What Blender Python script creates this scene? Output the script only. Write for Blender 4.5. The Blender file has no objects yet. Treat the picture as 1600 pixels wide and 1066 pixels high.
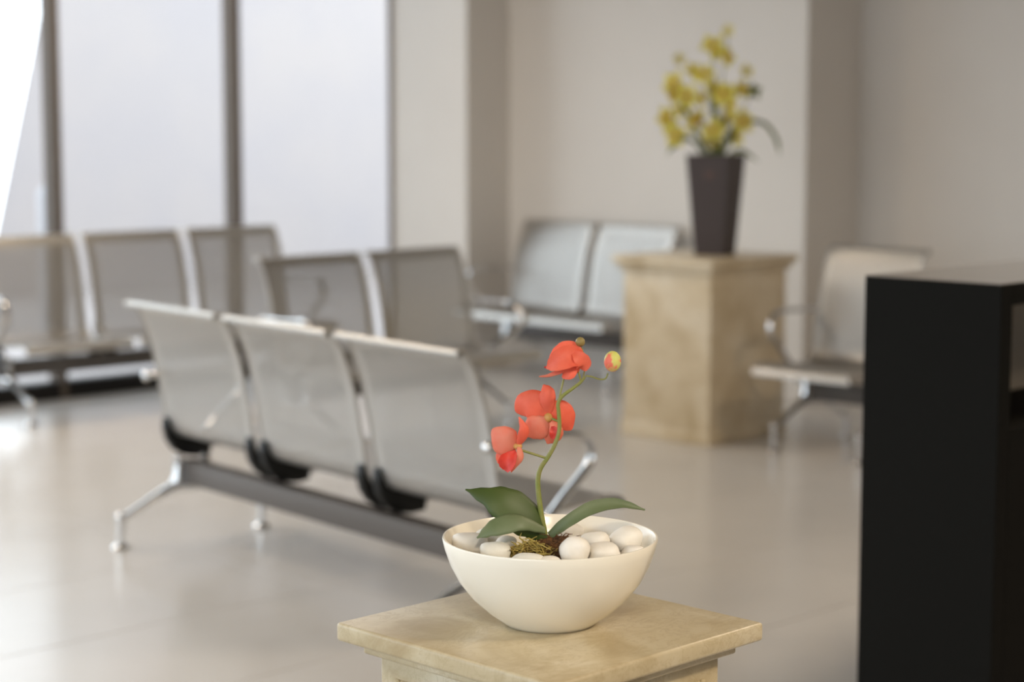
import bpy, bmesh, math, random
from mathutils import Vector, Matrix

# ------------------------------------------------------------------ camera, sky, lights, exposure
S = bpy.context.scene
C = S.collection
cam = bpy.data.cameras.new('camera')
cam_o = bpy.data.objects.new('camera', cam)
C.objects.link(cam_o)
S.camera = cam_o
cam.sensor_width = 36.0
cam.lens = 67.5
cam.clip_start = 0.05
cam_o.location = (0, 0, 1.4)
cam_o.rotation_euler = (math.pi/2 - math.atan(343/3000), 0, -math.pi/4)
cam.dof.use_dof = True
cam.dof.focus_distance = 2.63
cam.dof.aperture_fstop = 2.9

W = bpy.data.worlds.new('sky')
S.world = W
W.use_nodes = True
bg = W.node_tree.nodes['Background']
bg.inputs['Color'].default_value = (0.84, 0.92, 1.0, 1)
bg.inputs['Strength'].default_value = 3.6
S.view_settings.view_transform = 'Standard'
S.view_settings.look = 'None'
S.view_settings.gamma = 1.0
S.view_settings.exposure = 0.1
S.view_settings.use_curve_mapping = False

def area(name, loc, rot, sx, sy, energy, color, portal=False):
    l = bpy.data.lights.new(name, 'AREA')
    l.shape = 'RECTANGLE'
    l.size = sx
    l.size_y = sy
    l.energy = energy
    l.color = color
    if portal:
        l.cycles.is_portal = True
    o = bpy.data.objects.new(name, l)
    o.location = loc
    o.rotation_euler = rot
    C.objects.link(o)
    return o
WARM = (1.0, 0.82, 0.62)
for x, y in ((0.6, -1.6), (3.2, -0.6), (5.4, 1.6), (0.3, 3.9), (0.3, 6.6), (2.6, 7.0), (5.0, 7.3)):
    area('ceiling_fill_lamp', (x, y, 2.985), (0, 0, 0), 0.6, 0.6, 46 if x > 5.2 else 31, WARM)  # unseen lamps added under the ceiling as fill light for the room
def spot(loc, target, energy, angle):  # unseen spot, added to brighten the bowl and near pedestal
    l = bpy.data.lights.new('bowl_fill_spot', 'SPOT')
    l.energy = energy
    l.color = (1.0, 0.86, 0.66)
    l.spot_size = math.radians(angle)
    l.spot_blend = 0.8
    l.shadow_soft_size = 0.12
    o = bpy.data.objects.new('bowl_fill_spot', l)
    o.location = loc
    o.rotation_euler = (Vector(target) - Vector(loc)).to_track_quat('-Z', 'Y').to_euler()
    C.objects.link(o)
spot((-0.5, -0.9, 2.93), (1.85, 1.78, 0.85), 170, 30)
spot((2.9, -0.9, 2.93), (1.9, 1.75, 0.85), 190, 30)
area('window_portal', (2.5, 8.72, 1.5), (-math.pi/2, 0, 0), 10.0, 3.0, 1, (1, 1, 1), True)
area('window_portal', (-2.6, 3.2, 1.5), (0, -math.pi/2, 0), 3.0, 10.2, 1, (1, 1, 1), True)

random.seed(7)

# ------------------------------------------------------------------ helpers
def link(name, me, mat, parent=None):
    o = bpy.data.objects.new(name, me)
    C.objects.link(o)
    if mat is not None and not me.materials:
        me.materials.append(mat)
    if parent is not None:
        o.parent = parent
    return o

def obj(name, bm, mat, parent=None, smooth=True, angle=35):
    me = bpy.data.meshes.new(name)
    bmesh.ops.recalc_face_normals(bm, faces=bm.faces)
    bm.to_mesh(me)
    bm.free()
    if smooth:
        for p in me.polygons:
            p.use_smooth = True
        me.set_sharp_from_angle(angle=math.radians(angle))
    return link(name, me, mat, parent)

def tag(o, label=None, cat=None, group=None, kind=None):
    if label: o['label'] = label
    if cat: o['category'] = cat
    if group: o['group'] = group
    if kind: o['kind'] = kind
    return o

def empty(name, loc, rz=0):
    o = bpy.data.objects.new(name, None)
    o.empty_display_size = 0.1
    o.location = loc
    o.rotation_euler = (0, 0, rz)
    C.objects.link(o)
    return o

def box(bm, x0, x1, y0, y1, z0, z1, bevel=0.0, seg=2):
    vs = [bm.verts.new((x, y, z)) for x in (x0, x1) for y in (y0, y1) for z in (z0, z1)]
    f = [(0, 1, 3, 2), (4, 6, 7, 5), (0, 4, 5, 1), (2, 3, 7, 6), (0, 2, 6, 4), (1, 5, 7, 3)]
    fs = [bm.faces.new([vs[i] for i in q]) for q in f]
    if bevel > 0:
        es = list({e for q in fs for e in q.edges})
        bmesh.ops.bevel(bm, geom=es, offset=bevel, segments=seg, profile=0.5, affect='EDGES')
    return bm

def boxm(*a, **k):
    return box(bmesh.new(), *a, **k)

def catmull(pts, n=6):
    P = [Vector(p) for p in pts]
    if len(P) < 3:
        return P
    out = []
    Q = [P[0]*2 - P[1]] + P + [P[-1]*2 - P[-2]]
    for i in range(1, len(Q) - 2):
        a, b, c, d = Q[i-1], Q[i], Q[i+1], Q[i+2]
        for k in range(n):
            t = k/n
            out.append(0.5*((2*b) + (c-a)*t + (2*a-5*b+4*c-d)*t*t + (3*b-a-3*c+d)*t**3))
    out.append(P[-1])
    return out

def tube(bm, path, r, seg=10, flat=1.0, side=None, caps=True):
    """tube along path; r a number or a list; flat scales the section along the side vector"""
    path = [Vector(p) for p in path]
    n = len(path)
    rs = r if isinstance(r, (list, tuple)) else [r]*n
    if len(rs) != n:
        rs = [rs[min(len(rs)-1, int(i*(len(rs)-1)/(n-1)))] + (rs[min(len(rs)-1, int(i*(len(rs)-1)/(n-1))+1)] - rs[int(i*(len(rs)-1)/(n-1))])*((i*(len(rs)-1)/(n-1)) % 1) for i in range(n)]
    rings = []
    ref = Vector(side) if side else None
    prev = None
    for i, p in enumerate(path):
        t = (path[min(i+1, n-1)] - path[max(i-1, 0)]).normalized()
        if ref is not None:
            u = (ref - t*ref.dot(t)).normalized()
        elif prev is None:
            a = Vector((0, 0, 1)) if abs(t.z) < 0.9 else Vector((1, 0, 0))
            u = (a - t*a.dot(t)).normalized()
        else:
            u = (prev - t*prev.dot(t)).normalized()
        prev = u
        v = t.cross(u)
        rings.append([bm.verts.new(p + u*rs[i]*flat*math.cos(2*math.pi*k/seg) + v*rs[i]*math.sin(2*math.pi*k/seg)) for k in range(seg)])
    for a, b in zip(rings, rings[1:]):
        for k in range(seg):
            bm.faces.new((a[k], a[(k+1) % seg], b[(k+1) % seg], b[k]))
    if caps:
        bm.faces.new(rings[0][::-1])
        bm.faces.new(rings[-1])
    return bm

def lathe(bm, prof, seg=48, centre=(0, 0, 0)):
    cx, cy, cz = centre
    rings = []
    for r, z in prof:
        if r < 1e-6:
            rings.append([bm.verts.new((cx, cy, cz+z))])
        else:
            rings.append([bm.verts.new((cx + r*math.cos(2*math.pi*k/seg), cy + r*math.sin(2*math.pi*k/seg), cz+z)) for k in range(seg)])
    for a, b in zip(rings, rings[1:]):
        for k in range(seg):
            q = [a[k % len(a)], a[(k+1) % len(a)], b[(k+1) % len(b)], b[k % len(b)]]
            u = []
            for w in q:
                if w not in u: u.append(w)
            if len(u) > 2: bm.faces.new(u)
    return bm

def prism_yz(bm, poly, x0, x1, bevel=0.0):
    """polygon in the (y, z) plane extruded along x"""
    a = [bm.verts.new((x0, y, z)) for y, z in poly]
    b = [bm.verts.new((x1, y, z)) for y, z in poly]
    bm.faces.new(a)
    bm.faces.new(b[::-1])
    n = len(poly)
    for i in range(n):
        bm.faces.new((a[i], b[i], b[(i+1) % n], a[(i+1) % n]))
    if bevel:
        bmesh.ops.bevel(bm, geom=list(bm.edges), offset=bevel, segments=2, profile=0.5, affect='EDGES')
    return bm

def ball(bm, c, r, sub=2, scale=(1, 1, 1)):
    m = Matrix.Translation(c) @ Matrix.Diagonal((r*scale[0], r*scale[1], r*scale[2], 1))
    bmesh.ops.create_icosphere(bm, subdivisions=sub, radius=1, matrix=m)
    return bm

def blade(bm, spine, widths, normal, cup=0.0, n=6, m=7, thick=0.0008, wave=0.0, seed=0):
    """a leaf or petal: a curved spine, full widths along it, normal gives the face; cup bends the margins along the normal"""
    P = catmull(spine, n)
    N = len(P)
    rnd = random.Random(seed)
    ph = rnd.random()*6
    nv = Vector(normal).normalized()
    def w_at(t):
        x = t*(len(widths)-1)
        i = min(int(x), len(widths)-2)
        f = x - i
        f = f*f*(3-2*f)
        return widths[i]*(1-f) + widths[i+1]*f
    front, back = [], []
    for i, p in enumerate(P):
        t = i/(N-1)
        tg = (P[min(i+1, N-1)] - P[max(i-1, 0)]).normalized()
        sd = tg.cross(nv).normalized()
        nn = sd.cross(tg).normalized()
        w = max(w_at(t), 0.0006)
        ra, rb = [], []
        for k in range(m):
            s = -1 + 2*k/(m-1)
            q = p + sd*(w/2*s) + nn*(cup*w*(s*s)) + nn*(wave*w*math.sin(ph + t*9 + s*2)*s*s)
            ra.append(bm.verts.new(q + nn*thick/2))
            rb.append(bm.verts.new(q - nn*thick/2))
        front.append(ra)
        back.append(rb)
    for i in range(N-1):
        for k in range(m-1):
            bm.faces.new((front[i][k], front[i][k+1], front[i+1][k+1], front[i+1][k]))
            bm.faces.new((back[i][k+1], back[i][k], back[i+1][k], back[i+1][k+1]))
        for k in (0, m-1):
            q = (front[i][k], front[i+1][k], back[i+1][k], back[i][k])
            bm.faces.new(q if k == 0 else q[::-1])
    for i in (0, N-1):
        for k in range(m-1):
            q = (front[i][k+1], front[i][k], back[i][k], back[i][k+1])
            bm.faces.new(q if i == 0 else q[::-1])
    return bm

# ------------------------------------------------------------------ materials
def mat(name, col, rough=0.5, metal=0.0, spec=0.5, coat=0.0):
    m = bpy.data.materials.new(name)
    m.use_nodes = True
    b = m.node_tree.nodes['Principled BSDF']
    b.inputs['Base Color'].default_value = (*col, 1)
    b.inputs['Roughness'].default_value = rough
    b.inputs['Metallic'].default_value = metal
    b.inputs['Specular IOR Level'].default_value = spec
    b.inputs['Coat Weight'].default_value = coat
    return m, m.node_tree, b

def noise_col(m, nt, b, cols, scale, detail=6, rough=0.6, pos=None, distort=0.0, bump=0.0, coords='Object'):
    N, Lk = nt.nodes, nt.links
    tc = N.new('ShaderNodeTexCoord')
    nz = N.new('ShaderNodeTexNoise')
    nz.inputs['Scale'].default_value = scale
    nz.inputs['Detail'].default_value = detail
    nz.inputs['Roughness'].default_value = rough
    nz.inputs['Distortion'].default_value = distort
    cr = N.new('ShaderNodeValToRGB')
    e = cr.color_ramp.elements
    k = len(cols)
    while len(e) < k: e.new(0.5)
    for i, c in enumerate(cols):
        e[i].position = pos[i] if pos else 0.3 + 0.4*i/(k-1)
        e[i].color = (*c, 1)
    Lk.new(tc.outputs[coords], nz.inputs['Vector'])
    Lk.new(nz.outputs['Fac'], cr.inputs['Fac'])
    Lk.new(cr.outputs['Color'], b.inputs['Base Color'])
    if bump:
        bp = N.new('ShaderNodeBump')
        bp.inputs['Strength'].default_value = bump
        bp.inputs['Distance'].default_value = 0.002
        Lk.new(nz.outputs['Fac'], bp.inputs['Height'])
        Lk.new(bp.outputs['Normal'], b.inputs['Normal'])
    return cr

M = {}
M['wall'], nt, b = mat('wall_paint', (0.62, 0.575, 0.52), 0.75)
noise_col(M['wall'], nt, b, [(0.66, 0.625, 0.585), (0.69, 0.655, 0.615)], 1.6, 4)
M['ceiling'], *_ = mat('dark_ceiling', (0.20, 0.185, 0.165), 0.8)
M['tile'], nt, b = mat('porcelain_tile', (0.5, 0.46, 0.41), 0.2)
noise_col(M['tile'], nt, b, [(0.57, 0.54, 0.505), (0.61, 0.58, 0.545)], 1.3, 5)
b.inputs['Roughness'].default_value = 0.22
b.inputs['Specular IOR Level'].default_value = 0.27
M['grout'], *_ = mat('grout', (0.16, 0.145, 0.13), 0.8)
M['bronze'], *_ = mat('dark_bronze_frame', (0.105, 0.08, 0.06), 0.55, 0.0, 0.25)
M['rail'], *_ = mat('black_rail', (0.016, 0.014, 0.012), 0.6, 0.0, 0.2)
M['outwall'], nt, b = mat('pale_stone_render', (0.36, 0.365, 0.38), 0.85)
noise_col(M['outwall'], nt, b, [(0.355, 0.328, 0.33), (0.39, 0.352, 0.337)], 0.9, 6)
M['outground'], *_ = mat('pale_paving', (0.31, 0.28, 0.27), 0.8)
M['bollard'], *_ = mat('grey_concrete', (0.42, 0.42, 0.44), 0.8)

m = bpy.data.materials.new('window_glass')
m.use_nodes = True
nt = m.node_tree
nt.nodes.clear()
o_ = nt.nodes.new('ShaderNodeOutputMaterial')
mx = nt.nodes.new('ShaderNodeMixShader')
tr = nt.nodes.new('ShaderNodeBsdfTransparent')
tr.inputs['Color'].default_value = (0.97, 0.98, 0.98, 1)
gl = nt.nodes.new('ShaderNodeBsdfGlossy')
gl.inputs['Roughness'].default_value = 0.0
fr = nt.nodes.new('ShaderNodeFresnel')
fr.inputs['IOR'].default_value = 1.25
nt.links.new(fr.outputs['Fac'], mx.inputs['Fac'])
nt.links.new(tr.outputs['BSDF'], mx.inputs[1])
nt.links.new(gl.outputs['BSDF'], mx.inputs[2])
nt.links.new(mx.outputs['Shader'], o_.inputs['Surface'])
M['glass'] = m

def perforated():
    m, nt, b = mat('perforated_silver_steel', (0.46, 0.445, 0.42), 0.42, 0.8)
    N, Lk = nt.nodes, nt.links
    uv = N.new('ShaderNodeUVMap')
    uv.uv_map = 'sheet'
    sc = N.new('ShaderNodeVectorMath'); sc.operation = 'SCALE'
    sc.inputs['Scale'].default_value = 1/0.0065
    fr = N.new('ShaderNodeVectorMath'); fr.operation = 'FRACTION'
    sb = N.new('ShaderNodeVectorMath'); sb.operation = 'SUBTRACT'
    sb.inputs[1].default_value = (0.5, 0.5, 0)
    ln = N.new('ShaderNodeVectorMath'); ln.operation = 'LENGTH'
    hole = N.new('ShaderNodeMath'); hole.operation = 'LESS_THAN'
    hole.inputs[1].default_value = 0.30
    Lk.new(uv.outputs['UV'], sc.inputs[0])
    Lk.new(sc.outputs['Vector'], fr.inputs[0])
    Lk.new(fr.outputs['Vector'], sb.inputs[0])
    Lk.new(sb.outputs['Vector'], ln.inputs[0])
    Lk.new(ln.outputs['Value'], hole.inputs[0])
    sp = N.new('ShaderNodeSeparateXYZ')
    Lk.new(uv.outputs['UV'], sp.inputs[0])
    fac = hole.outputs[0]
    for axis, lo, hi in (('X', 0.046, 0.528), ('Y', 0.088, 0.90)):
        for op, lim in (('GREATER_THAN', lo), ('LESS_THAN', hi)):
            c = N.new('ShaderNodeMath'); c.operation = op
            c.inputs[1].default_value = lim
            Lk.new(sp.outputs[axis], c.inputs[0])
            mu = N.new('ShaderNodeMath'); mu.operation = 'MULTIPLY'
            Lk.new(fac, mu.inputs[0])
            Lk.new(c.outputs[0], mu.inputs[1])
            fac = mu.outputs[0]
    inv = N.new('ShaderNodeMath'); inv.operation = 'SUBTRACT'
    inv.inputs[0].default_value = 1.0
    Lk.new(fac, inv.inputs[1])
    Lk.new(inv.outputs[0], b.inputs['Alpha'])
    return m
M['sheet'] = perforated()
M['silver'], *_ = mat('silver_steel', (0.46, 0.445, 0.42), 0.38, 0.8)
M['beam'], *_ = mat('grey_painted_beam', (0.10, 0.088, 0.08), 0.5, 0.0, 0.3)
M['chrome'], *_ = mat('chrome', (0.70, 0.70, 0.70), 0.10, 1.0)
M['black'], *_ = mat('black_plastic', (0.007, 0.007, 0.0065), 0.5, 0.0, 0.25)

def marble(name, base, vein, dark, scale):
    m, nt, b = mat(name, base, 0.32)
    N, Lk = nt.nodes, nt.links
    cr = noise_col(m, nt, b, [dark, base, vein], scale, 8, 0.62, [0.33, 0.5, 0.66], 0.8)
    tc = N.new('ShaderNodeTexCoord')
    mp = N.new('ShaderNodeMapping')
    mp.inputs['Scale'].default_value = (1.0, 2.2, 1.6)
    mp.inputs['Rotation'].default_value = (0.3, 0.2, 0.7)
    n2 = N.new('ShaderNodeTexNoise')
    n2.inputs['Scale'].default_value = scale*1.7
    n2.inputs['Detail'].default_value = 10
    n2.inputs['Roughness'].default_value = 0.7
    n2.inputs['Distortion'].default_value = 1.4
    r2 = N.new('ShaderNodeValToRGB')
    e = r2.color_ramp.elements
    e[0].position = 0.47; e[0].color = (0, 0, 0, 1)
    e[1].position = 0.5; e[1].color = (0.55, 0.55, 0.55, 1)
    x = e.new(0.53); x.color = (0, 0, 0, 1)
    mix = N.new('ShaderNodeMix'); mix.data_type = 'RGBA'
    Lk.new(tc.outputs['Object'], mp.inputs['Vector'])
    Lk.new(mp.outputs['Vector'], n2.inputs['Vector'])
    Lk.new(n2.outputs['Fac'], r2.inputs['Fac'])
    Lk.new(r2.outputs['Color'], mix.inputs['Factor'])
    Lk.new(cr.outputs['Color'], mix.inputs['A'])
    mix.inputs['B'].default_value = (*dark, 1)
    Lk.new(mix.outputs['Result'], b.inputs['Base Color'])
    return m
M['marble'] = marble('honey_marble', (0.49, 0.41, 0.265), (0.57, 0.50, 0.365), (0.37, 0.285, 0.16), 7)
M['marble2'] = marble('beige_travertine', (0.63, 0.52, 0.355), (0.69, 0.595, 0.445), (0.48, 0.37, 0.22), 5)
M['lacquer'], nt, b = mat('black_lacquer', (0.007, 0.0066, 0.0055), 0.6, 0.0, 0.05)
M['lacquer_top'], nt, b = mat('reflection_lightened_top', (0.21, 0.18, 0.15), 0.06, 0.0, 0.6)  # base colour lightened to carry part of the wall's reflection
M['ceramic'], *_ = mat('cream_glazed_ceramic', (0.86, 0.81, 0.70), 0.2, 0, 0.5, 0.1)
M['vase'], *_ = mat('black_glazed_vase', (0.08, 0.066, 0.066), 0.5, 0.0, 0.15)
M['rust'], *_ = mat('rust_mark', (0.085, 0.045, 0.035), 0.5)

def leafy(name, col, edge, rough=0.4, trans=0.25, scale=18):
    m, nt, b = mat(name, col, rough)
    cr = noise_col(m, nt, b, [edge, col], scale, 5, 0.6, [0.35, 0.6])
    N, Lk = nt.nodes, nt.links
    t = N.new('ShaderNodeBsdfTranslucent')
    Lk.new(cr.outputs['Color'], t.inputs['Color'])
    mx = N.new('ShaderNodeMixShader')
    mx.inputs['Fac'].default_value = trans
    out = N['Material Output']
    Lk.new(b.outputs['BSDF'], mx.inputs[1])
    Lk.new(t.outputs['BSDF'], mx.inputs[2])
    Lk.new(mx.outputs['Shader'], out.inputs['Surface'])
    return m
M['petal'] = leafy('coral_petal', (0.90, 0.20, 0.115), (0.86, 0.165, 0.095), 0.5, 0.35, 40)
M['petal_pale'] = leafy('salmon_petal', (0.86, 0.31, 0.21), (0.88, 0.22, 0.13), 0.5, 0.35, 25)
M['lip'] = leafy('red_lip', (0.80, 0.075, 0.05), (0.70, 0.05, 0.04), 0.45, 0.3, 60)
M['column'] = leafy('yellow_column', (0.72, 0.42, 0.12), (0.62, 0.22, 0.07), 0.5, 0.2, 90)
M['stem'] = leafy('green_stem', (0.20, 0.23, 0.045), (0.27, 0.25, 0.08), 0.5, 0.05, 60)
M['leaf'] = leafy('orchid_leaf', (0.062, 0.098, 0.018), (0.05, 0.08, 0.017), 0.5, 0.12, 12)
M['leaf_pale'] = leafy('grey_green_leaf', (0.15, 0.19, 0.095), (0.115, 0.155, 0.065), 0.5, 0.12, 14)
M['bud'], nt, b = mat('bud', (0.5, 0.5, 0.1), 0.5)
noise_col(M['bud'], nt, b, [(0.55, 0.58, 0.12), (0.62, 0.55, 0.16), (0.75, 0.16, 0.10)], 55, 3, 0.5, [0.44, 0.52, 0.58])
M['olive'], *_ = mat('olive_bud', (0.25, 0.19, 0.06), 0.5)
M['pebble'], nt, b = mat('white_pebble', (0.80, 0.77, 0.71), 0.5)
noise_col(M['pebble'], nt, b, [(0.74, 0.70, 0.63), (0.84, 0.81, 0.76)], 30, 5)
M['pebble2'], nt, b = mat('greyish_pebble', (0.70, 0.69, 0.63), 0.45)
noise_col(M['pebble2'], nt, b, [(0.64, 0.63, 0.57), (0.76, 0.75, 0.69)], 30, 5)
M['gravel'], nt, b = mat('pale_gravel', (0.6, 0.56, 0.48), 0.8)
M['soil'], nt, b = mat('brown_fibre', (0.10, 0.045, 0.015), 0.9)
noise_col(M['soil'], nt, b, [(0.035, 0.018, 0.008), (0.20, 0.085, 0.025)], 90, 4)
M['moss'], nt, b = mat('yellow_moss', (0.36, 0.27, 0.06), 0.85)
noise_col(M['moss'], nt, b, [(0.20, 0.13, 0.03), (0.46, 0.36, 0.09)], 60, 3)
M['yellow'] = leafy('yellow_petal', (0.88, 0.82, 0.19), (0.84, 0.74, 0.13), 0.5, 0.35, 30)
M['yellow_pale'] = leafy('pale_yellow_petal', (0.80, 0.72, 0.30), (0.70, 0.62, 0.2), 0.5, 0.35, 30)
M['orange'] = leafy('orange_centre', (0.66, 0.30, 0.05), (0.60, 0.24, 0.05), 0.5, 0.2, 60)
M['green'] = leafy('arrangement_green', (0.13, 0.16, 0.04), (0.18, 0.21, 0.06), 0.5, 0.1, 30)

# ------------------------------------------------------------------ setting
def struct(name, bm, m, parent=None, smooth=False):
    o = obj(name, bm, m, parent, smooth)
    if parent is None: o['kind'] = 'structure'
    return o

WIN_Y, PITCH = 8.43, 1.12                       # inner face of the mullions, their spacing
floor = struct('floor', boxm(-2.52, 8.6, -4.0, 8.62, -0.2, -0.004), M['grout'])
tile_me = None
TX, TY, JOINT = 1.24, 0.62, 0.0035
Y_JOINT = 4.43 % TY
for i in range(0, 7):
    for j in range(-1, 14):
        x0 = -0.10 + i*TX
        y0 = Y_JOINT + j*TY
        x1, y1 = min(x0 + TX, 8.29), min(y0 + TY, 8.43)
        full = x1 - x0 > TX - 1e-4 and y1 - y0 > TY - 1e-4
        if full and tile_me is not None:
            t = link('tile', tile_me, None, floor)
        else:
            t = obj('tile', boxm(0, x1 - x0 - JOINT, 0, y1 - y0 - JOINT, -0.004, 0, bevel=0.0007, seg=1), M['tile'], floor, False)
            if full: tile_me = t.data
        t.location = (x0, y0, 0)
struct('ceiling', boxm(-2.52, 8.6, -4.0, 8.62, 3.0, 3.2), M['ceiling'])

def wall_poly(name, pts, z0=-0.004, z1=3.0):
    bm = bmesh.new()
    a = [bm.verts.new((x, y, z0)) for x, y in pts]
    b = [bm.verts.new((x, y, z1)) for x, y in pts]
    bm.faces.new(a); bm.faces.new(b[::-1])
    for i in range(len(pts)):
        j = (i+1) % len(pts)
        bm.faces.new((a[i], b[i], b[j], a[j]))
    return struct(name, bm, M['wall'])
wall_poly('wall_right', [(7.49, 8.512), (7.49, 7.85), (7.83, 7.85), (7.83, 5.76), (8.29, 5.76), (8.29, -4.0), (8.6, -4.0), (8.6, 8.512)])
wall_poly('wall_front', [(-2.52, -4.2), (8.6, -4.2), (8.6, -4.0), (-2.52, -4.0)])
wall_poly('wall_left', [(-2.52, -4.0), (-2.4, -4.0), (-2.4, -1.75), (-2.52, -1.75)])

def glazing(name, n, origin, rz, last_bead=True):
    """a row of n floor-to-ceiling panes running along local -x from the origin, inner face at y = 0"""
    w = empty(name, origin, rz)
    w['kind'] = 'structure'
    L = n*PITCH + 0.03
    for k in range(n+1):
        x = -k*PITCH
        if k == 0 and last_bead:
            obj('mullion', boxm(x + 0.012, x + 0.028, 0.045, 0.070, 0.0, 3.0, bevel=0.002, seg=1), M['bronze'], w, False)
        else:
            obj('mullion', boxm(x - 0.019, x + 0.019, 0, 0.115, 0.0, 3.0, bevel=0.002, seg=1), M['bronze'], w, False)
    obj('bottom_rail', boxm(-L, 0.03, 0.004, 0.11, 0.0, 0.088, bevel=0.003, seg=1), M['rail'], w, False)
    obj('top_rail', boxm(-L, 0.03, 0.004, 0.11, 2.94, 3.0, bevel=0.003, seg=1), M['bronze'], w, False)
    for k in range(n):
        obj('glass_pane', boxm(-(k+1)*PITCH + 0.015, -k*PITCH - (0.015 if k or not last_bead else -0.012), 0.054, 0.062, 0.08, 2.95), M['glass'], w, False)
    return w
glazing('window_1', 9, (7.462, WIN_Y, 0), 0)
glazing('window_2', 9, (-2.4, -1.72 + 9*PITCH, 0), math.pi/2, False)

# outdoors
tag(obj('ground', boxm(-60, 60, 8.62, 17, -0.4, -0.03), M['outground'], None, False), kind='structure')
tag(obj('terrace', boxm(-60, -2.52, -60, 8.62, -0.4, -0.03), M['outground'], None, False), kind='structure')
bm = bmesh.new()
pts = [(7.93, -0.03), (8.76, 3.2), (9.74, 7.0), (30, 7.0), (30, -0.03)]
WY = 14.0
a = [bm.verts.new((x, WY, z)) for x, z in pts]
b = [bm.verts.new((x + (1.2 if x < 20 else 0), WY + 0.5, z)) for x, z in pts]
bm.faces.new(a); bm.faces.new(b[::-1])
for i in range(len(pts)):
    j = (i+1) % len(pts)
    bm.faces.new((a[i], b[i], b[j], a[j]))
tag(obj('neighbouring_building', bm, M['outwall'], None, False), 'pale rendered wall of the building outside, its left edge slanting', 'building')

o = obj('bollard', lathe(bmesh.new(), [(0, 0.0), (0.075, 0.0), (0.075, 0.03), (0.06, 0.04), (0.058, 0.93), (0.05, 0.97), (0.03, 0.99), (0, 0.997)], 24), M['bollard'])
o.location = (6.968, 11.417, -0.03)
tag(o, 'grey round-topped bollard outside the glass beside the left mullion', 'bollard')

# ------------------------------------------------------------------ benches
SP, SW = 0.618, 0.574
PROFILE = [(-0.190, 0.792), (-0.193, 0.803), (-0.184, 0.811), (-0.168, 0.806), (-0.152, 0.783), (-0.132, 0.745), (-0.100, 0.655), (-0.074, 0.53), (-0.057, 0.43), (-0.051, 0.392),
           (-0.036, 0.360), (0.0, 0.342), (0.07, 0.338), (0.18, 0.348), (0.30, 0.360), (0.355, 0.361), (0.388, 0.349), (0.398, 0.324)]
def offset(P, d):
    out = []
    for i, p in enumerate(P):
        t = (P[min(i+1, len(P)-1)] - P[max(i-1, 0)]).normalized()
        out.append(p + Vector((0, -t.z, t.y))*d)
    return out
PATH = catmull([(0, f, z) for f, z in PROFILE], 5)
def shell_mesh():
    bm = bmesh.new()
    uvl = bm.loops.layers.uv.new('sheet')
    th = 0.0008
    A, B = offset(PATH, th/2), offset(PATH, -th/2)
    arc = [0.0]
    for p, q in zip(PATH, PATH[1:]): arc.append(arc[-1] + (q-p).length)
    nx = 6
    xs = [SW*i/nx for i in range(nx+1)]
    def grid(P):
        return [[bm.verts.new((x, p.y, p.z)) for x in xs] for p in P]
    ga, gb = grid(A), grid(B)
    def face(vs, uv):
        f = bm.faces.new(vs)
        for l, q in zip(f.loops, uv): l[uvl].uv = q
    for i in range(len(PATH)-1):
        for k in range(nx):
            uv = [(xs[k], arc[i]), (xs[k+1], arc[i]), (xs[k+1], arc[i+1]), (xs[k], arc[i+1])]
            face((ga[i][k], ga[i][k+1], ga[i+1][k+1], ga[i+1][k]), uv)
            face((gb[i][k], gb[i+1][k], gb[i+1][k+1], gb[i][k+1]), [uv[0], uv[3], uv[2], uv[1]])
        for k in (0, nx):
            face((ga[i][k], ga[i+1][k], gb[i+1][k], gb[i][k]), [(0, 0)]*4)
    for i in (0, len(PATH)-1):
        for k in range(nx):
            face((ga[i][k], ga[i][k+1], gb[i][k+1], gb[i][k]), [(0, 0)]*4)
    me = bpy.data.meshes.new('seat_shell')
    bmesh.ops.recalc_face_normals(bm, faces=bm.faces)
    bm.to_mesh(me); bm.free()
    for p in me.polygons: p.use_smooth = True
    me.set_sharp_from_angle(angle=math.radians(40))
    me.materials.append(M['sheet'])
    return me
def to_mesh(name, bm, m, angle=35):
    o = obj(name, bm, m, None, True, angle)
    me = o.data
    bpy.data.objects.remove(o)
    return me
SHELL = shell_mesh()
bm = bmesh.new(); tube(bm, [p for p in PATH[4:-2]], 0.0055, 8); RIM = to_mesh('side_rim', bm, M['silver'])
bm = bmesh.new()
ROD = [(-0.200, 0.796), (-0.204, 0.804)]
tube(bm, [(0, -0.186, 0.802), (SW, -0.186, 0.802)], 0.011, 10); ROLL = to_mesh('top_rail', bm, M['silver'])
bm = bmesh.new(); tube(bm, [(0, 0.386, 0.335), (SW, 0.386, 0.335)], 0.011, 10); LIP = to_mesh('front_rail', bm, M['silver'])
RIB_POLY = [(-0.064, 0.412), (-0.056, 0.408), (-0.052, 0.385), (-0.040, 0.355), (-0.020, 0.341), (0.02, 0.335), (0.098, 0.3375), (0.105, 0.315), (0.098, 0.270), (0.05, 0.2665), (0.0, 0.275), (-0.036, 0.298), (-0.060, 0.333), (-0.070, 0.375)]
RIB = to_mesh('seat_bracket', prism_yz(bmesh.new(), RIB_POLY, -0.018, 0.018, 0.003), M['black'])
bm = bmesh.new()
tube(bm, [(0, 0.102, 0.302), (0, 0.125, 0.302)], 0.014, 12); ball(bm, (0, 0.127, 0.302), 0.014, 2); BOLT = to_mesh('bolt', bm, M['chrome'])
ARM_PATH = catmull([(0, -0.105, 0.552), (0, -0.03, 0.556), (0, 0.08, 0.560), (0, 0.165, 0.561), (0, 0.222, 0.545), (0, 0.250, 0.508), (0, 0.244, 0.470), (0, 0.205, 0.432), (0, 0.150, 0.386), (0, 0.112, 0.350), (0, 0.075, 0.325)], 6)
bm = bmesh.new(); tube(bm, ARM_PATH, 0.010, 12, 1.9, (1, 0, 0)); ARM = to_mesh('armrest', bm, M['chrome'])
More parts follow.
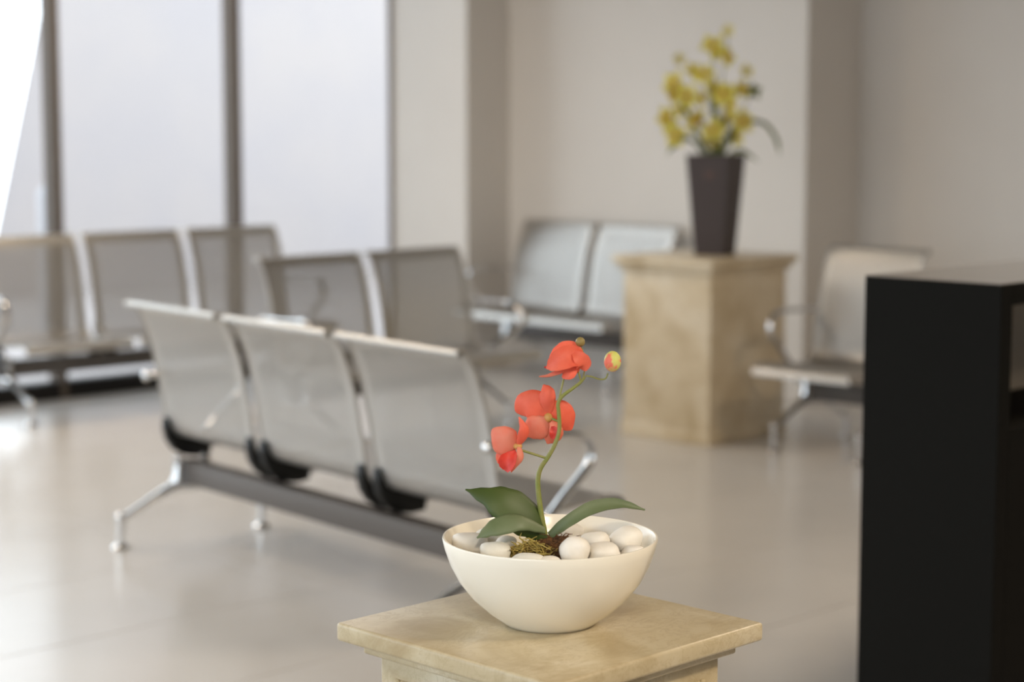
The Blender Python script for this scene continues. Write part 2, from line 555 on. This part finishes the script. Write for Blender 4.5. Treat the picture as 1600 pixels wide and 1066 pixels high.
bm = bmesh.new(); ball(bm, (0, -0.112, 0.552), 0.019, 2, (1.0, 0.8, 1.0)); KNOB = to_mesh('armrest_knob', bm, M['chrome'])
def leg_mesh():
    bm = bmesh.new()
    for s in (-1, 1):
        tube(bm, [(0, s*0.052, 0.285), (0, s*0.056, 0.22), (0, s*0.062, 0.196)], [0.016, 0.015, 0.017], 10, 1.2, (1, 0, 0))
        tube(bm, catmull([(0, 0.0, 0.182), (0, s*0.06, 0.185), (0, s*0.12, 0.165), (0, s*0.20, 0.127), (0, s*0.265, 0.096)], 5), [0.020, 0.017, 0.013, 0.012], 10, 1.25, (1, 0, 0))
        tube(bm, [(0, s*0.271, 0.108), (0, s*0.271, 0.06), (0, s*0.271, 0.014)], [0.0155, 0.0135, 0.0125], 12)
        ball(bm, (0, s*0.271, 0.106), 0.0155, 2)
    box(bm, -0.022, 0.022, -0.05, 0.05, 0.176, 0.2, 0.004)
    return to_mesh('leg_frame', bm, M['chrome'])
LEG = leg_mesh()
GLIDE = to_mesh('foot_glide', lathe(bmesh.new(), [(0, 0.0), (0.028, 0.0), (0.030, 0.004), (0.026, 0.010), (0.014, 0.017), (0, 0.018)], 20), M['chrome'])

def bench(loc, rz, n, label, zs=1.0, xs=1.0, arms=(True, True), inset=0.08):
    """rz turns local +x along the bench, local +y the way the seats face"""
    b = empty('waiting_bench', loc, rz)
    tag(b, label, 'bench', 'perforated steel waiting benches')
    b.scale = (xs, 1, zs)
    L = n*SP - (SP - SW)
    obj('beam', boxm(0.045, L - 0.045, -0.034, 0.034, 0.190, 0.266, 0.004), M['beam'], b)
    for i in range(n):
        s = link('seat_shell', SHELL, None, b); s.location = (i*SP, 0, 0)
        for x in (0.0055, SW - 0.0055):
            r = link('side_rim', RIM, None, s); r.location = (x, 0, 0)
        link('top_rail', ROLL, None, s)
        link('front_rail', LIP, None, s)
        for x in (0.019, SW - 0.019):
            k = link('seat_bracket', RIB, None, b); k.location = (i*SP + x, 0, 0)
            q = link('bolt', BOLT, None, k)
    for x in (inset, L - inset):
        l = link('leg_frame', LEG, None, b); l.location = (x, 0, 0)
        for sg in (-1, 1):
            g = link('foot_glide', GLIDE, None, l); g.location = (0, sg*0.271, 0)
    for x, on in ((-0.016, arms[0]), (L + 0.020, arms[1])):
        if on:
            a = link('armrest', ARM, None, b); a.location = (x, 0, 0)
            link('armrest_knob', KNOB, None, a)
    return b
bench((3.762, 5.361, 0), -1.674, 3, 'nearest three-seat steel bench, seen from behind, its back turned to us')
bench((6.325, 7.955, 0), math.radians(176.5), 3, 'three-seat steel bench against the tall windows at far left', 1.05, 0.965)
bench((6.284, 6.480, 0), math.radians(180), 2, 'two-seat steel bench in the middle, backlit, between nearest bench and corner wall')
bench((7.56, 6.50, 0), math.radians(87), 2, 'bluish-lit two-seat steel bench by the back wall left of the far pedestal', 1.045, arms=(False, True))
bench((6.78, 4.47, 0), math.radians(91), 1, 'steel seat with looped armrest at right, partly hidden by the black counter', 1.06, 0.85, inset=0.035)

# ------------------------------------------------------------------ reception counter
ct = empty('reception_counter', (3.575, 2.118, 0))
tag(ct, 'tall black reception counter with polished top at the right edge', 'counter')
CW, CH, CL = 0.344, 1.06, 3.2
obj('end_panel', boxm(0, 0.048, 0, CW, 0, CH - 0.002, 0.0015, 1), M['lacquer'], ct, False)
obj('counter_top', boxm(0.0485, CL, 0, CW, CH - 0.048, CH - 0.002, 0.0015, 1), M['lacquer'], ct, False)
obj('polished_sheet', boxm(0.001, CL - 0.001, 0.001, CW - 0.001, CH - 0.0018, CH, 0.0004, 1), M['lacquer_top'], ct, False)
obj('front_panel', boxm(0.0485, CL, 0.0, 0.04, 0, 0.745, 0.0015, 1), M['lacquer'], ct, False)
obj('back_panel', boxm(0.0485, CL, CW - 0.03, CW, 0, 0.745, 0.0015, 1), M['lacquer'], ct, False)
obj('shelf', boxm(0.0485, CL, 0.0405, CW - 0.0305, 0.715, 0.745, 0.0015, 1), M['lacquer'], ct, False)
M['inner'], *_ = mat('beige_laminate', (0.34, 0.30, 0.25), 0.6)
o = obj('upper_back_panel', boxm(0.0485, CL - 0.0485, CW - 0.03, CW - 0.004, 0.7455, CH - 0.0485, 0.001, 1), M['inner'], ct, False); o['label'] = 'beige inner panel behind the open niche'
obj('end_panel', boxm(CL - 0.048, CL, 0, CW, 0.7455, CH - 0.0485, 0.0015, 1), M['lacquer'], ct, False)

# ------------------------------------------------------------------ pedestals
def slab_step(bm, h, z0, z1, bev):
    box(bm, -h, h, -h, h, z0, z1, bev, 3)
PX, PY, PH = 1.849, 1.776, 0.72
pd = empty('marble_pedestal', (PX, PY, 0))
tag(pd, 'near honey marble pedestal with a moulded top carrying the orchid bowl', 'pedestal')
bm = bmesh.new(); slab_step(bm, 0.207, PH - 0.026, PH, 0.005); obj('top_slab', bm, M['marble'], pd)
bm = bmesh.new(); slab_step(bm, 0.181, PH - 0.044, PH - 0.0262, 0.004); obj('moulding', bm, M['marble'], pd)
bm = bmesh.new(); slab_step(bm, 0.164, 0.0902, PH - 0.0442, 0.004); obj('shaft', bm, M['marble'], pd)
bm = bmesh.new(); slab_step(bm, 0.19, 0.0, 0.09, 0.006); obj('plinth', bm, M['marble'], pd)
for k in range(4):                                # a raised frame and carved oval on each face
    fr_ = bmesh.new()
    y = -0.164
    for x0, x1, z0, z1 in ((-0.132, -0.122, 0.13, 0.648), (0.122, 0.132, 0.13, 0.648), (-0.121, 0.121, 0.638, 0.648), (-0.121, 0.121, 0.13, 0.14)):
        box(fr_, x0, x1, y - 0.005, y + 0.001, z0, z1, 0.002, 1)
    f = obj('panel_frame', fr_, M['marble'], pd); f.rotation_euler.z = k*math.pi/2
    ov = bmesh.new()
    tube(ov, [(0.05*math.cos(t*math.pi/12), y - 0.001, 0.575 + 0.052*math.sin(t*math.pi/12)) for t in range(25)], 0.004, 6, caps=False)
    o = obj('carved_ring', ov, M['marble'], pd); o.rotation_euler.z = k*math.pi/2

QX, QY = 6.41 + 0.268, 5.205 + 0.25
pd2 = empty('stone_pedestal', (QX, QY, 0))
tag(pd2, 'far beige stone pedestal by the back wall carrying the black vase', 'pedestal')
bm = bmesh.new(); box(bm, -0.306, 0.306, -0.288, 0.288, 0.775, 0.81, 0.006, 3); obj('top_slab', bm, M['marble2'], pd2)
bm = bmesh.new(); box(bm, -0.286, 0.286, -0.268, 0.268, 0.745, 0.7748, 0.006, 3); obj('moulding', bm, M['marble2'], pd2)
bm = bmesh.new(); box(bm, -0.268, 0.268, -0.25, 0.25, 0.0702, 0.7448, 0.006, 3); obj('shaft', bm, M['marble2'], pd2)
bm = bmesh.new(); box(bm, -0.274, 0.274, -0.256, 0.256, 0.0, 0.07, 0.004, 3); obj('plinth', bm, M['marble2'], pd2)

# ------------------------------------------------------------------ orchid bowl; local x to the right, y away, z up
RZ = -math.pi/4
bowl = obj('bowl', lathe(bmesh.new(), [(0, 0.004), (0.052, 0.004), (0.056, 0.0), (0.062, 0.001), (0.068, 0.006), (0.085, 0.018), (0.107, 0.038), (0.124, 0.060), (0.136, 0.083), (0.1435, 0.105), (0.1465, 0.118),
    (0.1458, 0.1205), (0.1435, 0.1205), (0.1415, 0.117), (0.138, 0.103), (0.130, 0.083), (0.118, 0.062), (0.100, 0.041), (0.080, 0.024), (0.06, 0.013), (0, 0.010)], 96), M['ceramic'], None, True, 60)
bowl.location = (PX, PY, PH)
tag(bowl, 'cream glazed ceramic bowl on the near marble pedestal', 'bowl')

def at_bowl(o):
    o.location = (PX, PY, PH); o.rotation_euler.z = RZ
    return o
bm = lathe(bmesh.new(), [(0.052, 0.075), (0.055, 0.090), (0.10, 0.088), (0.126, 0.084), (0.122, 0.0765), (0.10, 0.062), (0.056, 0.060), (0.052, 0.075)], 40)
for v in bm.verts: v.co.z += random.uniform(-0.002, 0.002)
tag(at_bowl(obj('gravel', bm, M['gravel'])), 'pale gravel bed under the white pebbles in the bowl', 'gravel', kind='stuff')

PEB = [  # x, y, z, rx, ry, rz, turn, label
    (-0.109, 0.008, 0.101, 0.024, 0.021, 0.0165, 0.2, 'large white pebble against the left rim of the bowl', 'pebble'),
    (-0.074, -0.045, 0.100, 0.0215, 0.018, 0.0145, 0.1, 'squarish white pebble at front left below the small leaf', 'pebble2'),
    (-0.031, -0.083, 0.098, 0.0225, 0.016, 0.0105, 0.05, 'flat greenish-white pebble at the front middle rim', 'pebble2'),
    (-0.004, -0.088, 0.096, 0.017, 0.014, 0.010, 0.4, 'low chalky pebble at the front rim right of the flat one', 'pebble'),
    (0.032, -0.055, 0.105, 0.0205, 0.019, 0.0185, 0.0, 'round upright white pebble right of the brown root clump', 'pebble'),
    (0.071, -0.040, 0.100, 0.022, 0.018, 0.0125, 0.3, 'white pebble second from the right at the front', 'pebble'),
    (0.060, 0.005, 0.106, 0.020, 0.017, 0.0115, -0.3, 'small white pebble behind the others right of the stem', 'pebble'),
    (0.104, 0.018, 0.104, 0.023, 0.020, 0.0165, 0.5, 'large white pebble on the right side near the rim', 'pebble'),
    (0.112, -0.022, 0.095, 0.016, 0.015, 0.0105, 0.2, 'small white pebble wedged against the right rim', 'pebble'),
    (-0.083, 0.045, 0.103, 0.019, 0.017, 0.0115, 0.1, 'pale pebble under the drooping left leaf tip', 'pebble2'),
    (-0.060, -0.004, 0.104, 0.014, 0.013, 0.010, 0.6, 'little white pebble left of the yellow moss', 'pebble'),
    (0.030, 0.090, 0.100, 0.020, 0.017, 0.011, 0.6, 'pale pebble hidden behind the orchid stem', 'pebble'),
]
for i, (x, y, z, rx, ry, rz, tn, lab, mk) in enumerate(PEB):
    bm = bmesh.new()
    ball(bm, (0, 0, 0), 1, 3, (1, 1, 1))
    rnd = random.Random(i + 3)
    ph = [rnd.uniform(0, 6) for _ in range(6)]
    for v in bm.verts:
        d = v.co.normalized()
        sq = (abs(d.x)**2.6 + abs(d.y)**2.6 + abs(d.z)**2.6)**(-1/2.6)
        k = sq*(1 + 0.07*math.sin(2.3*d.x + ph[0])*math.cos(2.1*d.y + ph[1]) + 0.05*math.sin(4*d.z + 3*d.x + ph[2]))
        v.co = Vector((d.x*rx*k, d.y*ry*k, d.z*rz*k))
    o = obj('pebble', bm, M[mk], None, True, 180)
    q = Matrix.Rotation(RZ, 3, 'Z') @ Vector((x, y, z + 0.0065))
    o.location = (PX + q.x, PY + q.y, PH + q.z)
    o.rotation_euler = (rnd.uniform(-.15, .15), rnd.uniform(-.15, .15), RZ + tn)
    tag(o, lab, 'pebble', 'white pebbles in the orchid bowl')

orchid = empty('orchid_plant', (PX, PY, PH), RZ)
tag(orchid, 'artificial coral-red orchid with green leaves in the cream bowl', 'plant')
# fibrous clump round the stem
def fibres(n, seed, cx, cy, rx, ry, z0, h, ln, r):
    rnd = random.Random(seed)
    bm = bmesh.new()
    for i in range(n):
        a, q = rnd.uniform(0, 6.283), math.sqrt(rnd.random())
        x, y = cx + rx*q*math.cos(a), cy + ry*q*math.sin(a)
        z = z0 + h*(1 - q*q)*rnd.uniform(0.5, 1.0)
        d = Vector((rnd.uniform(-1, 1), rnd.uniform(-1, 1), rnd.uniform(-0.45, 0.55))).normalized()
        e = Vector((rnd.uniform(-1, 1), rnd.uniform(-1, 1), rnd.uniform(-0.6, 0.3))).normalized()
        p = Vector((x, y, z)); l = ln*rnd.uniform(0.5, 1.2)
        tube(bm, [p, p + d*l*0.5, p + d*l*0.8 + e*l*0.35], [r, r*0.8, r*0.35], 4)
    return bm
bm = fibres(420, 5, 0.006, -0.008, 0.041, 0.041, 0.098, 0.026, 0.018, 0.0009)
lathe(bm, [(0, 0.120), (0.02, 0.117), (0.032, 0.108), (0.041, 0.094), (0.036, 0.082), (0, 0.08)], 24, (0.004, -0.002, 0))
tag(obj('root_fibre', bm, M['soil'], orchid, True), kind='stuff')
bm = fibres(170, 9, -0.026, -0.036, 0.030, 0.020, 0.100, 0.022, 0.020, 0.0013)
tag(obj('moss', bm, M['moss'], orchid, True), kind='stuff')

# ------------------------------------------------------------------ orchid, drawn in units of 0.88 mm from the foot of its stem
def U(u, v, y=0.0):
    return Vector((u*0.00088, y, 0.119 + v*0.00089))
K = 0.00088
stem_pts = [U(-5, -14, 0.0), U(-9, 10), U(-14, 38), U(-18, 70, .002), U(-18.5, 90, .002), U(-14, 107, .001), U(-3, 124), U(8, 145), U(14, 167), U(13, 191), U(12, 206), U(18.5, 217), U(34, 228.5), U(46, 238), U(53, 247)]
bm = bmesh.new(); tube(bm, catmull(stem_pts, 6), [0.0040, 0.0037, 0.0033, 0.0031, 0.0028, 0.0026, 0.0023, 0.0020], 10); obj('stem', bm, M['stem'], orchid)
for pts, r in (([U(54, 248), U(64, 246.5), U(74, 243), U(84, 243.5), U(88, 252)], 0.0011),      # to the right bud
               ([U(-7, 122), U(-20, 127, -.004), U(-50, 138, -.012)], 0.0017),                # to the left flower
               ([U(13, 178), U(6, 180, .006), U(-4, 183, .014)], 0.0017),                     # to the middle flower
               ([U(12.5, 206), U(17, 228, .002), U(22, 248, .004)], 0.0013), ([U(47, 239), U(44, 250), U(40, 262, .004)], 0.0013), ([U(50, 244), U(54, 268, .010), U(48, 290, .012)], 0.0010)):
    bm = bmesh.new(); tube(bm, catmull(pts, 5), r, 8); obj('flower_stalk', bm, M['stem'], orchid)

def flower_part(name, parent, spine, widths, normal, m, cup=0.0, wave=0.0, thick=0.0009, seed=0):
    bm = bmesh.new()
    blade(bm, spine, [w*K for w in widths], normal, cup, 6, 9, thick, wave, seed)
    return obj(name, bm, m, parent, True, 80)
PETAL = [5, 34, 50, 56, 50, 30, 3]
def scaled(ws, w): return [x*w/56 for x in ws]
def rounded(w, base=0.12):
    return [max(w*base, 1.0)] + [w*math.sin(math.pi*(0.06 + 0.94*(k/13)**0.85))**0.62 for k in range(1, 13)] + [w*0.10]

# upper flower, seen from its side, nodding to the left
def U1(u, v, y=0.0): return U(19 + (u-19)*0.86, 268 + (v-268)*0.86, y*0.9)
f1 = bmesh.new(); ball(f1, U1(42, 256, .003), 0.006, 2); f1 = obj('flower', f1, M['petal'], orchid)
flower_part('petal', f1, [U1(56, 270, .004), U1(36, 280, -.014), U1(10, 272, -.016), U1(-10, 259, -.006)], [17.6, 26.4, 35.2, 37.0, 31.7, 21.1, 3.5], (-0.15, -1, 0.45), M['petal'], 0.16, 0.03, seed=1)
flower_part('petal', f1, [U1(54, 268, .010), U1(34, 290, .006), U1(12, 284, .006), U1(-6, 268, .004)], [12.3, 22.9, 29.9, 29.9, 22.9, 14.1, 2.6], (-0.1, -0.75, 0.8), M['petal'], 0.12, 0.03, seed=2)
flower_part('petal', f1, [U1(50, 258, -.004), U1(54, 266, -.012), U1(46, 280, -.014), U1(34, 290, -.008)], [7.0, 17.6, 26.4, 26.4, 21.1, 12.3, 2.6], (0.3, -1, 0.35), M['petal'], 0.12, 0.02, seed=3)
flower_part('petal', f1, [U1(34, 258, -.004), U1(12, 252, -.010), U1(-8, 246, -.010), U1(-23, 244, -.004)], [5.3, 8.8, 10.6, 8.8, 6.2, 4.4, 1.8], (0, -0.6, 1), M['petal_pale'], 0.1, 0.02, seed=4)
flower_part('petal', f1, [U1(30, 262, .008), U1(8, 258, .008), U1(-14, 259, .006)], [5.3, 8.8, 9.7, 8.8, 7.0, 4.4, 1.8], (0, -0.8, 0.6), M['lip'], 0.1, 0.02, seed=5)
flower_part('lip', f1, [U1(42, 258, -.008), U1(30, 250, -.012), U1(18, 243, -.008)], [7.0, 14.1, 17.6, 15.8, 10.6, 3.5], (0.2, -1, 0.2), M['petal'], 0.15, 0.05, seed=6)

# middle flower, facing away
f2 = bmesh.new(); ball(f2, U(-3, 182, .010), 0.0062, 2, (1, 0.8, 1.1)); f2 = obj('flower', f2, M['column'], orchid)
flower_part('petal', f2, [U(-5, 180, .012), U(-20, 194, .009), U(-38, 198, .010), U(-53, 190, .020)], rounded(58), (0.1, -1, 0.05), M['petal'], -0.10, 0.03, seed=11)
flower_part('petal', f2, [U(2, 180, .014), U(14, 184, .014), U(25, 176, .020), U(34, 160, .032)], rounded(50), (0.35, -1, 0.0), M['petal'], -0.10, 0.03, seed=12)
flower_part('petal', f2, [U(-3, 184, .013), U(-4, 205, .008), U(-5, 222, .010), U(-10, 232, .016)], [6, 18, 24, 26, 24, 16, 3], (0, -1, 0.1), M['petal'], -0.12, 0.02, seed=13)
flower_part('petal', f2, [U(-4, 182, .009), U(-15, 172, .005), U(-26, 162, .007), U(-37, 153, .014)], [8, 26, 38, 42, 38, 24, 4], (-0.1, -1, -0.1), M['petal_pale'], -0.10, 0.02, seed=14)
flower_part('petal', f2, [U(0, 178, .012), U(3, 164, .008), U(2, 152, .010), U(-4, 141, .016)], [6, 24, 34, 36, 32, 22, 3], (0.05, -1, -0.1), M['petal_pale'], -0.12, 0.02, seed=15)
flower_part('lip', f2, [U(4, 170, .004), U(6, 160, .000), U(2, 152, .002)], [5, 12, 15, 12, 4], (0.1, -1, 0), M['lip'], 0.15, 0.04, seed=16)

# left flower, seen almost edge on
def U3(u, v, y=0.0): return U(u, v + 5, y)
f3 = bmesh.new(); ball(f3, U3(-50, 137, -.010), 0.0055, 2, (1.2, 1, 0.9)); f3 = obj('flower', f3, M['column'], orchid)
flower_part('petal', f3, [U3(-54, 134, -.010), U3(-66, 142, -.014), U3(-78, 153, -.012), U3(-89, 162, -.004)], rounded(46), (-0.3, -1, 0.15), M['petal_pale'], -0.10, 0.02, seed=21)
flower_part('petal', f3, [U3(-50, 138, -.012), U3(-42, 152, -.018), U3(-40, 166, -.020), U3(-48, 183, -.016)], [5, 12, 17, 18, 15, 9, 2], (0.4, -1, 0.0), M['petal'], -0.16, 0.02, seed=22)
flower_part('petal', f3, [U3(-48, 138, -.014), U3(-46, 124, -.020), U3(-52, 112, -.020), U3(-60, 98, -.014)], [5, 10, 13, 13, 11, 7, 2], (0.4, -1, 0.0), M['petal_pale'], -0.16, 0.02, seed=23)
flower_part('petal', f3, [U3(-54, 132, -.008), U3(-66, 124, -.006), U3(-76, 116, -.002), U3(-80, 108, .004)], [6, 20, 26, 26, 22, 14, 3], (-0.3, -1, 0), M['petal'], -0.1, 0.02, seed=24)
flower_part('lip', f3, [U3(-54, 130, -.016), U3(-62, 120, -.022), U3(-68, 110, -.022), U3(-70, 102, -.016)], [6, 18, 26, 26, 18, 5], (-0.2, -1, 0.3), M['lip'], 0.2, 0.06, seed=25)

bm = bmesh.new(); ball(bm, U(95, 270), 0.0135, 3, (0.86, 0.86, 1.05)); obj('flower_bud', bm, M['bud'], orchid)
bm = bmesh.new(); ball(bm, U(46, 298, .012), 0.0068, 2); obj('flower_bud', bm, M['olive'], orchid)

def leaf(spine, widths, normal, cup, m, seed):
    bm = bmesh.new()
    blade(bm, spine, [w*K for w in widths], normal, cup, 8, 9, 0.0016, 0.01, seed)
    return obj('leaf', bm, m, orchid, True, 80)
leaf([U(-6, -2, -.004), U(-34, 32, -.016), U(-78, 62, -.022), U(-130, 76, -.012)], [14, 42, 62, 66, 52, 26, 2], (0.25, -0.85, 0.55), -0.10, M['leaf'], 31)
leaf([U(-8, 14, -.012), U(-46, 33, -.036), U(-84, 27, -.046), U(-112, 10, -.048)], [12, 22, 30, 34, 30, 18, 2], (0.05, -0.75, 0.75), -0.12, M['leaf_pale'], 32)
leaf([U(0, 2, -.002), U(30, 26, -.006), U(66, 44, .002), U(108, 48, .012), U(148, 37, .02)], [12, 18, 20, 22, 19, 11, 2], (0.1, -0.8, 0.6), 0.14, M['leaf_pale'], 33)

# ------------------------------------------------------------------ black vase and yellow flowers
VX, VY, VZ = 6.69, 5.41, 0.81
vz = empty('vase', (VX, VY, VZ), math.radians(18))
vz.scale = (1.22, 1.22, 1.0)
tag(vz, 'tall black tapering square vase on the far stone pedestal', 'vase')
bm = bmesh.new()
rings = []
for h, z in ((0.0565, 0.0), (0.0575, 0.003), (0.083, 0.437), (0.0845, 0.443), (0.083, 0.445), (0.078, 0.445), (0.0765, 0.437), (0.070, 0.32)):
    rings.append([bm.verts.new((sx*h, sy*h, z)) for sx, sy in ((-1, -1), (1, -1), (1, 1), (-1, 1))])
bm.faces.new(rings[0][::-1]); bm.faces.new(rings[-1])
for a, b in zip(rings, rings[1:]):
    for k in range(4): bm.faces.new((a[k], a[(k+1) % 4], b[(k+1) % 4], b[k]))
bmesh.ops.bevel(bm, geom=[e for e in bm.edges if abs(e.verts[0].co.z - e.verts[1].co.z) > 0.2 and e.verts[0].co.length > 0.09 and max(e.verts[0].co.z, e.verts[1].co.z) > 0.43], offset=0.004, segments=2, affect='EDGES')
obj('vase_body', bm, M['vase'], vz)
bm = boxm(-0.0813, -0.0795, -0.022, 0.012, 0.350, 0.385, 0.0006, 1)
mk = obj('rust_mark', bm, M['rust'], vz); mk['label'] = 'small rust-brown mark on the vase front'
mk.rotation_euler = (0, math.radians(-3.35), 0); mk.location = (0.0225, 0, -0.0045)

arr = empty('flower_arrangement', (VX, VY, VZ), RZ)
tag(arr, 'yellow artificial flowers with arching leaves in the black vase', 'flowers')
def V(u, v, y=0.0):       # drawing units of 2.83 mm from the middle of the vase mouth
    return Vector((u*0.00283, y, 0.445 + v*0.00283))
BL = [(-7, 169, .00, 1.0, 0), (15, 151, -.03, .8, 0), (4, 158, .03, .7, 0), (-22, 124, -.05, .9, 0), (-36, 130, .03, .8, 0), (-66, 111, .02, 1.0, 0), (-72, 94, -.04, 1.0, 0), (-49, 90, -.06, 1.05, 0), (-24, 88, .04, .8, 0),
      (-3, 104, .05, .9, 0), (9, 93, -.05, 1.05, 0), (20, 94, .03, .9, 0), (38, 101, -.04, .85, 0), (21, 76, -.06, .8, 0), (18, 60, .03, .9, 0), (38, 52, -.06, 1.1, 0), (-35, 55, -.06, 1.1, 0), (-79, 56, -.02, 1.0, 0),
      (-66, 30, -.04, 1.0, 0), (-8, 38, -.07, 1.05, 0), (-10, 22, -.06, .95, 1), (6, 46, .05, .8, 0), (31, 28, -.03, .8, 0), (-53, 70, .05, .8, 0), (58, 98, .02, .7, 2), (48, 130, .04, .6, 1), (17, 192, .02, .6, 1), (-58, 148, .04, .55, 1)]
def blossom_mesh(seed, m):
    rnd = random.Random(seed)
    bm = bmesh.new()
    for k in range(5):
        a = k*2*math.pi/5 + rnd.uniform(-.2, .2)
        d = Vector((math.cos(a), 0, math.sin(a)))
        f = rnd.uniform(-0.35, 0.1)
        sp = [d*0.004, d*0.018 + Vector((0, f*0.010, 0)), d*0.036 + Vector((0, f*0.03, 0))]
        blade(bm, sp, [0.006, 0.018, 0.024, 0.018, 0.003], (0, -1, 0), rnd.uniform(-.2, .2), 4, 5, 0.0008)
    return to_mesh('blossom', bm, m, 80)
BM = [[blossom_mesh(s + 10*k, M[mm]) for s in range(3)] for k, mm in enumerate(('yellow', 'yellow_pale', 'green'))]
bm = bmesh.new(); ball(bm, (0, -0.005, 0), 0.0075, 2, (1, 1.3, 1)); CEN = to_mesh('blossom_centre', bm, M['orange'])
rnd = random.Random(21)
for i, (u, v, y, s, kd) in enumerate(BL):
    o = link('blossom', BM[kd][i % 3], None, arr)
    o.location = V(u, v, y)
    o.rotation_euler = (rnd.uniform(-.6, .4), rnd.uniform(0, 6), rnd.uniform(-.8, .8))
    o.scale = (s*1.65,)*3
    if kd == 0: link('blossom_centre', CEN, None, o)
STEMS = [(-7, 169, 0), (-22, 124, -.05), (-66, 111, .02), (-49, 90, -.06), (9, 93, -.05), (58, 98, .02), (38, 52, -.06), (-35, 55, -.06), (-79, 56, -.02), (-66, 30, -.04), (-8, 38, -.07), (18, 60, .03), (31, 28, -.03), (48, 130, .04), (20, 94, .03), (17, 192, .02)]
for i, (u, v, y) in enumerate(STEMS):
    b0 = V(rnd.uniform(-9, 9), -22, rnd.uniform(-.03, .03))
    b1 = V(u*0.28 + rnd.uniform(-3, 3), v*0.4, y*0.5)
    bm = bmesh.new(); tube(bm, catmull([b0, b1, V(u*0.75, v*0.75, y*0.9), V(u, v - 2, y + .004)], 5), [0.0042, 0.0036, 0.0028, 0.0022], 7)
    obj('flower_stem', bm, M['green'], arr)
for sp, ws in (([V(8, -20, 0), V(22, 36, .01), V(50, 52, .02), V(78, 48, .03), (V(96, 24, .03)), V(101, -2, .03)], [3, 5, 7, 8, 8, 7, 1]),
               ([V(10, -18, 0), V(26, 4, -.02), V(44, 4, -.03), V(66, -12, -.03)], [3, 6, 8, 7, 1]),
               ([V(-8, -18, 0), V(-38, 22, -.02), V(-60, 22, -.03), V(-79, -2, -.03)], [3, 6, 9, 9, 1]),
               ([V(-4, -18, 0), V(-24, 20, -.03), V(-46, 62, -.03), V(-60, 90, -.02)], [4, 7, 9, 8, 1]),
               ([V(2, -18, 0), V(-2, 30, .02), V(-4, 72, .03), V(-6, 100, .03)], [4, 7, 9, 8, 1]),
               ([V(4, -18, 0), V(16, 16, -.02), V(30, 36, -.03), V(44, 48, -.03)], [4, 7, 8, 7, 1])):
    bm = bmesh.new(); blade(bm, sp, [w*0.00283 for w in ws], (0.1, -0.8, 0.6), -0.15, 6, 5, 0.0012); obj('leaf', bm, M['green'], arr, True, 80)
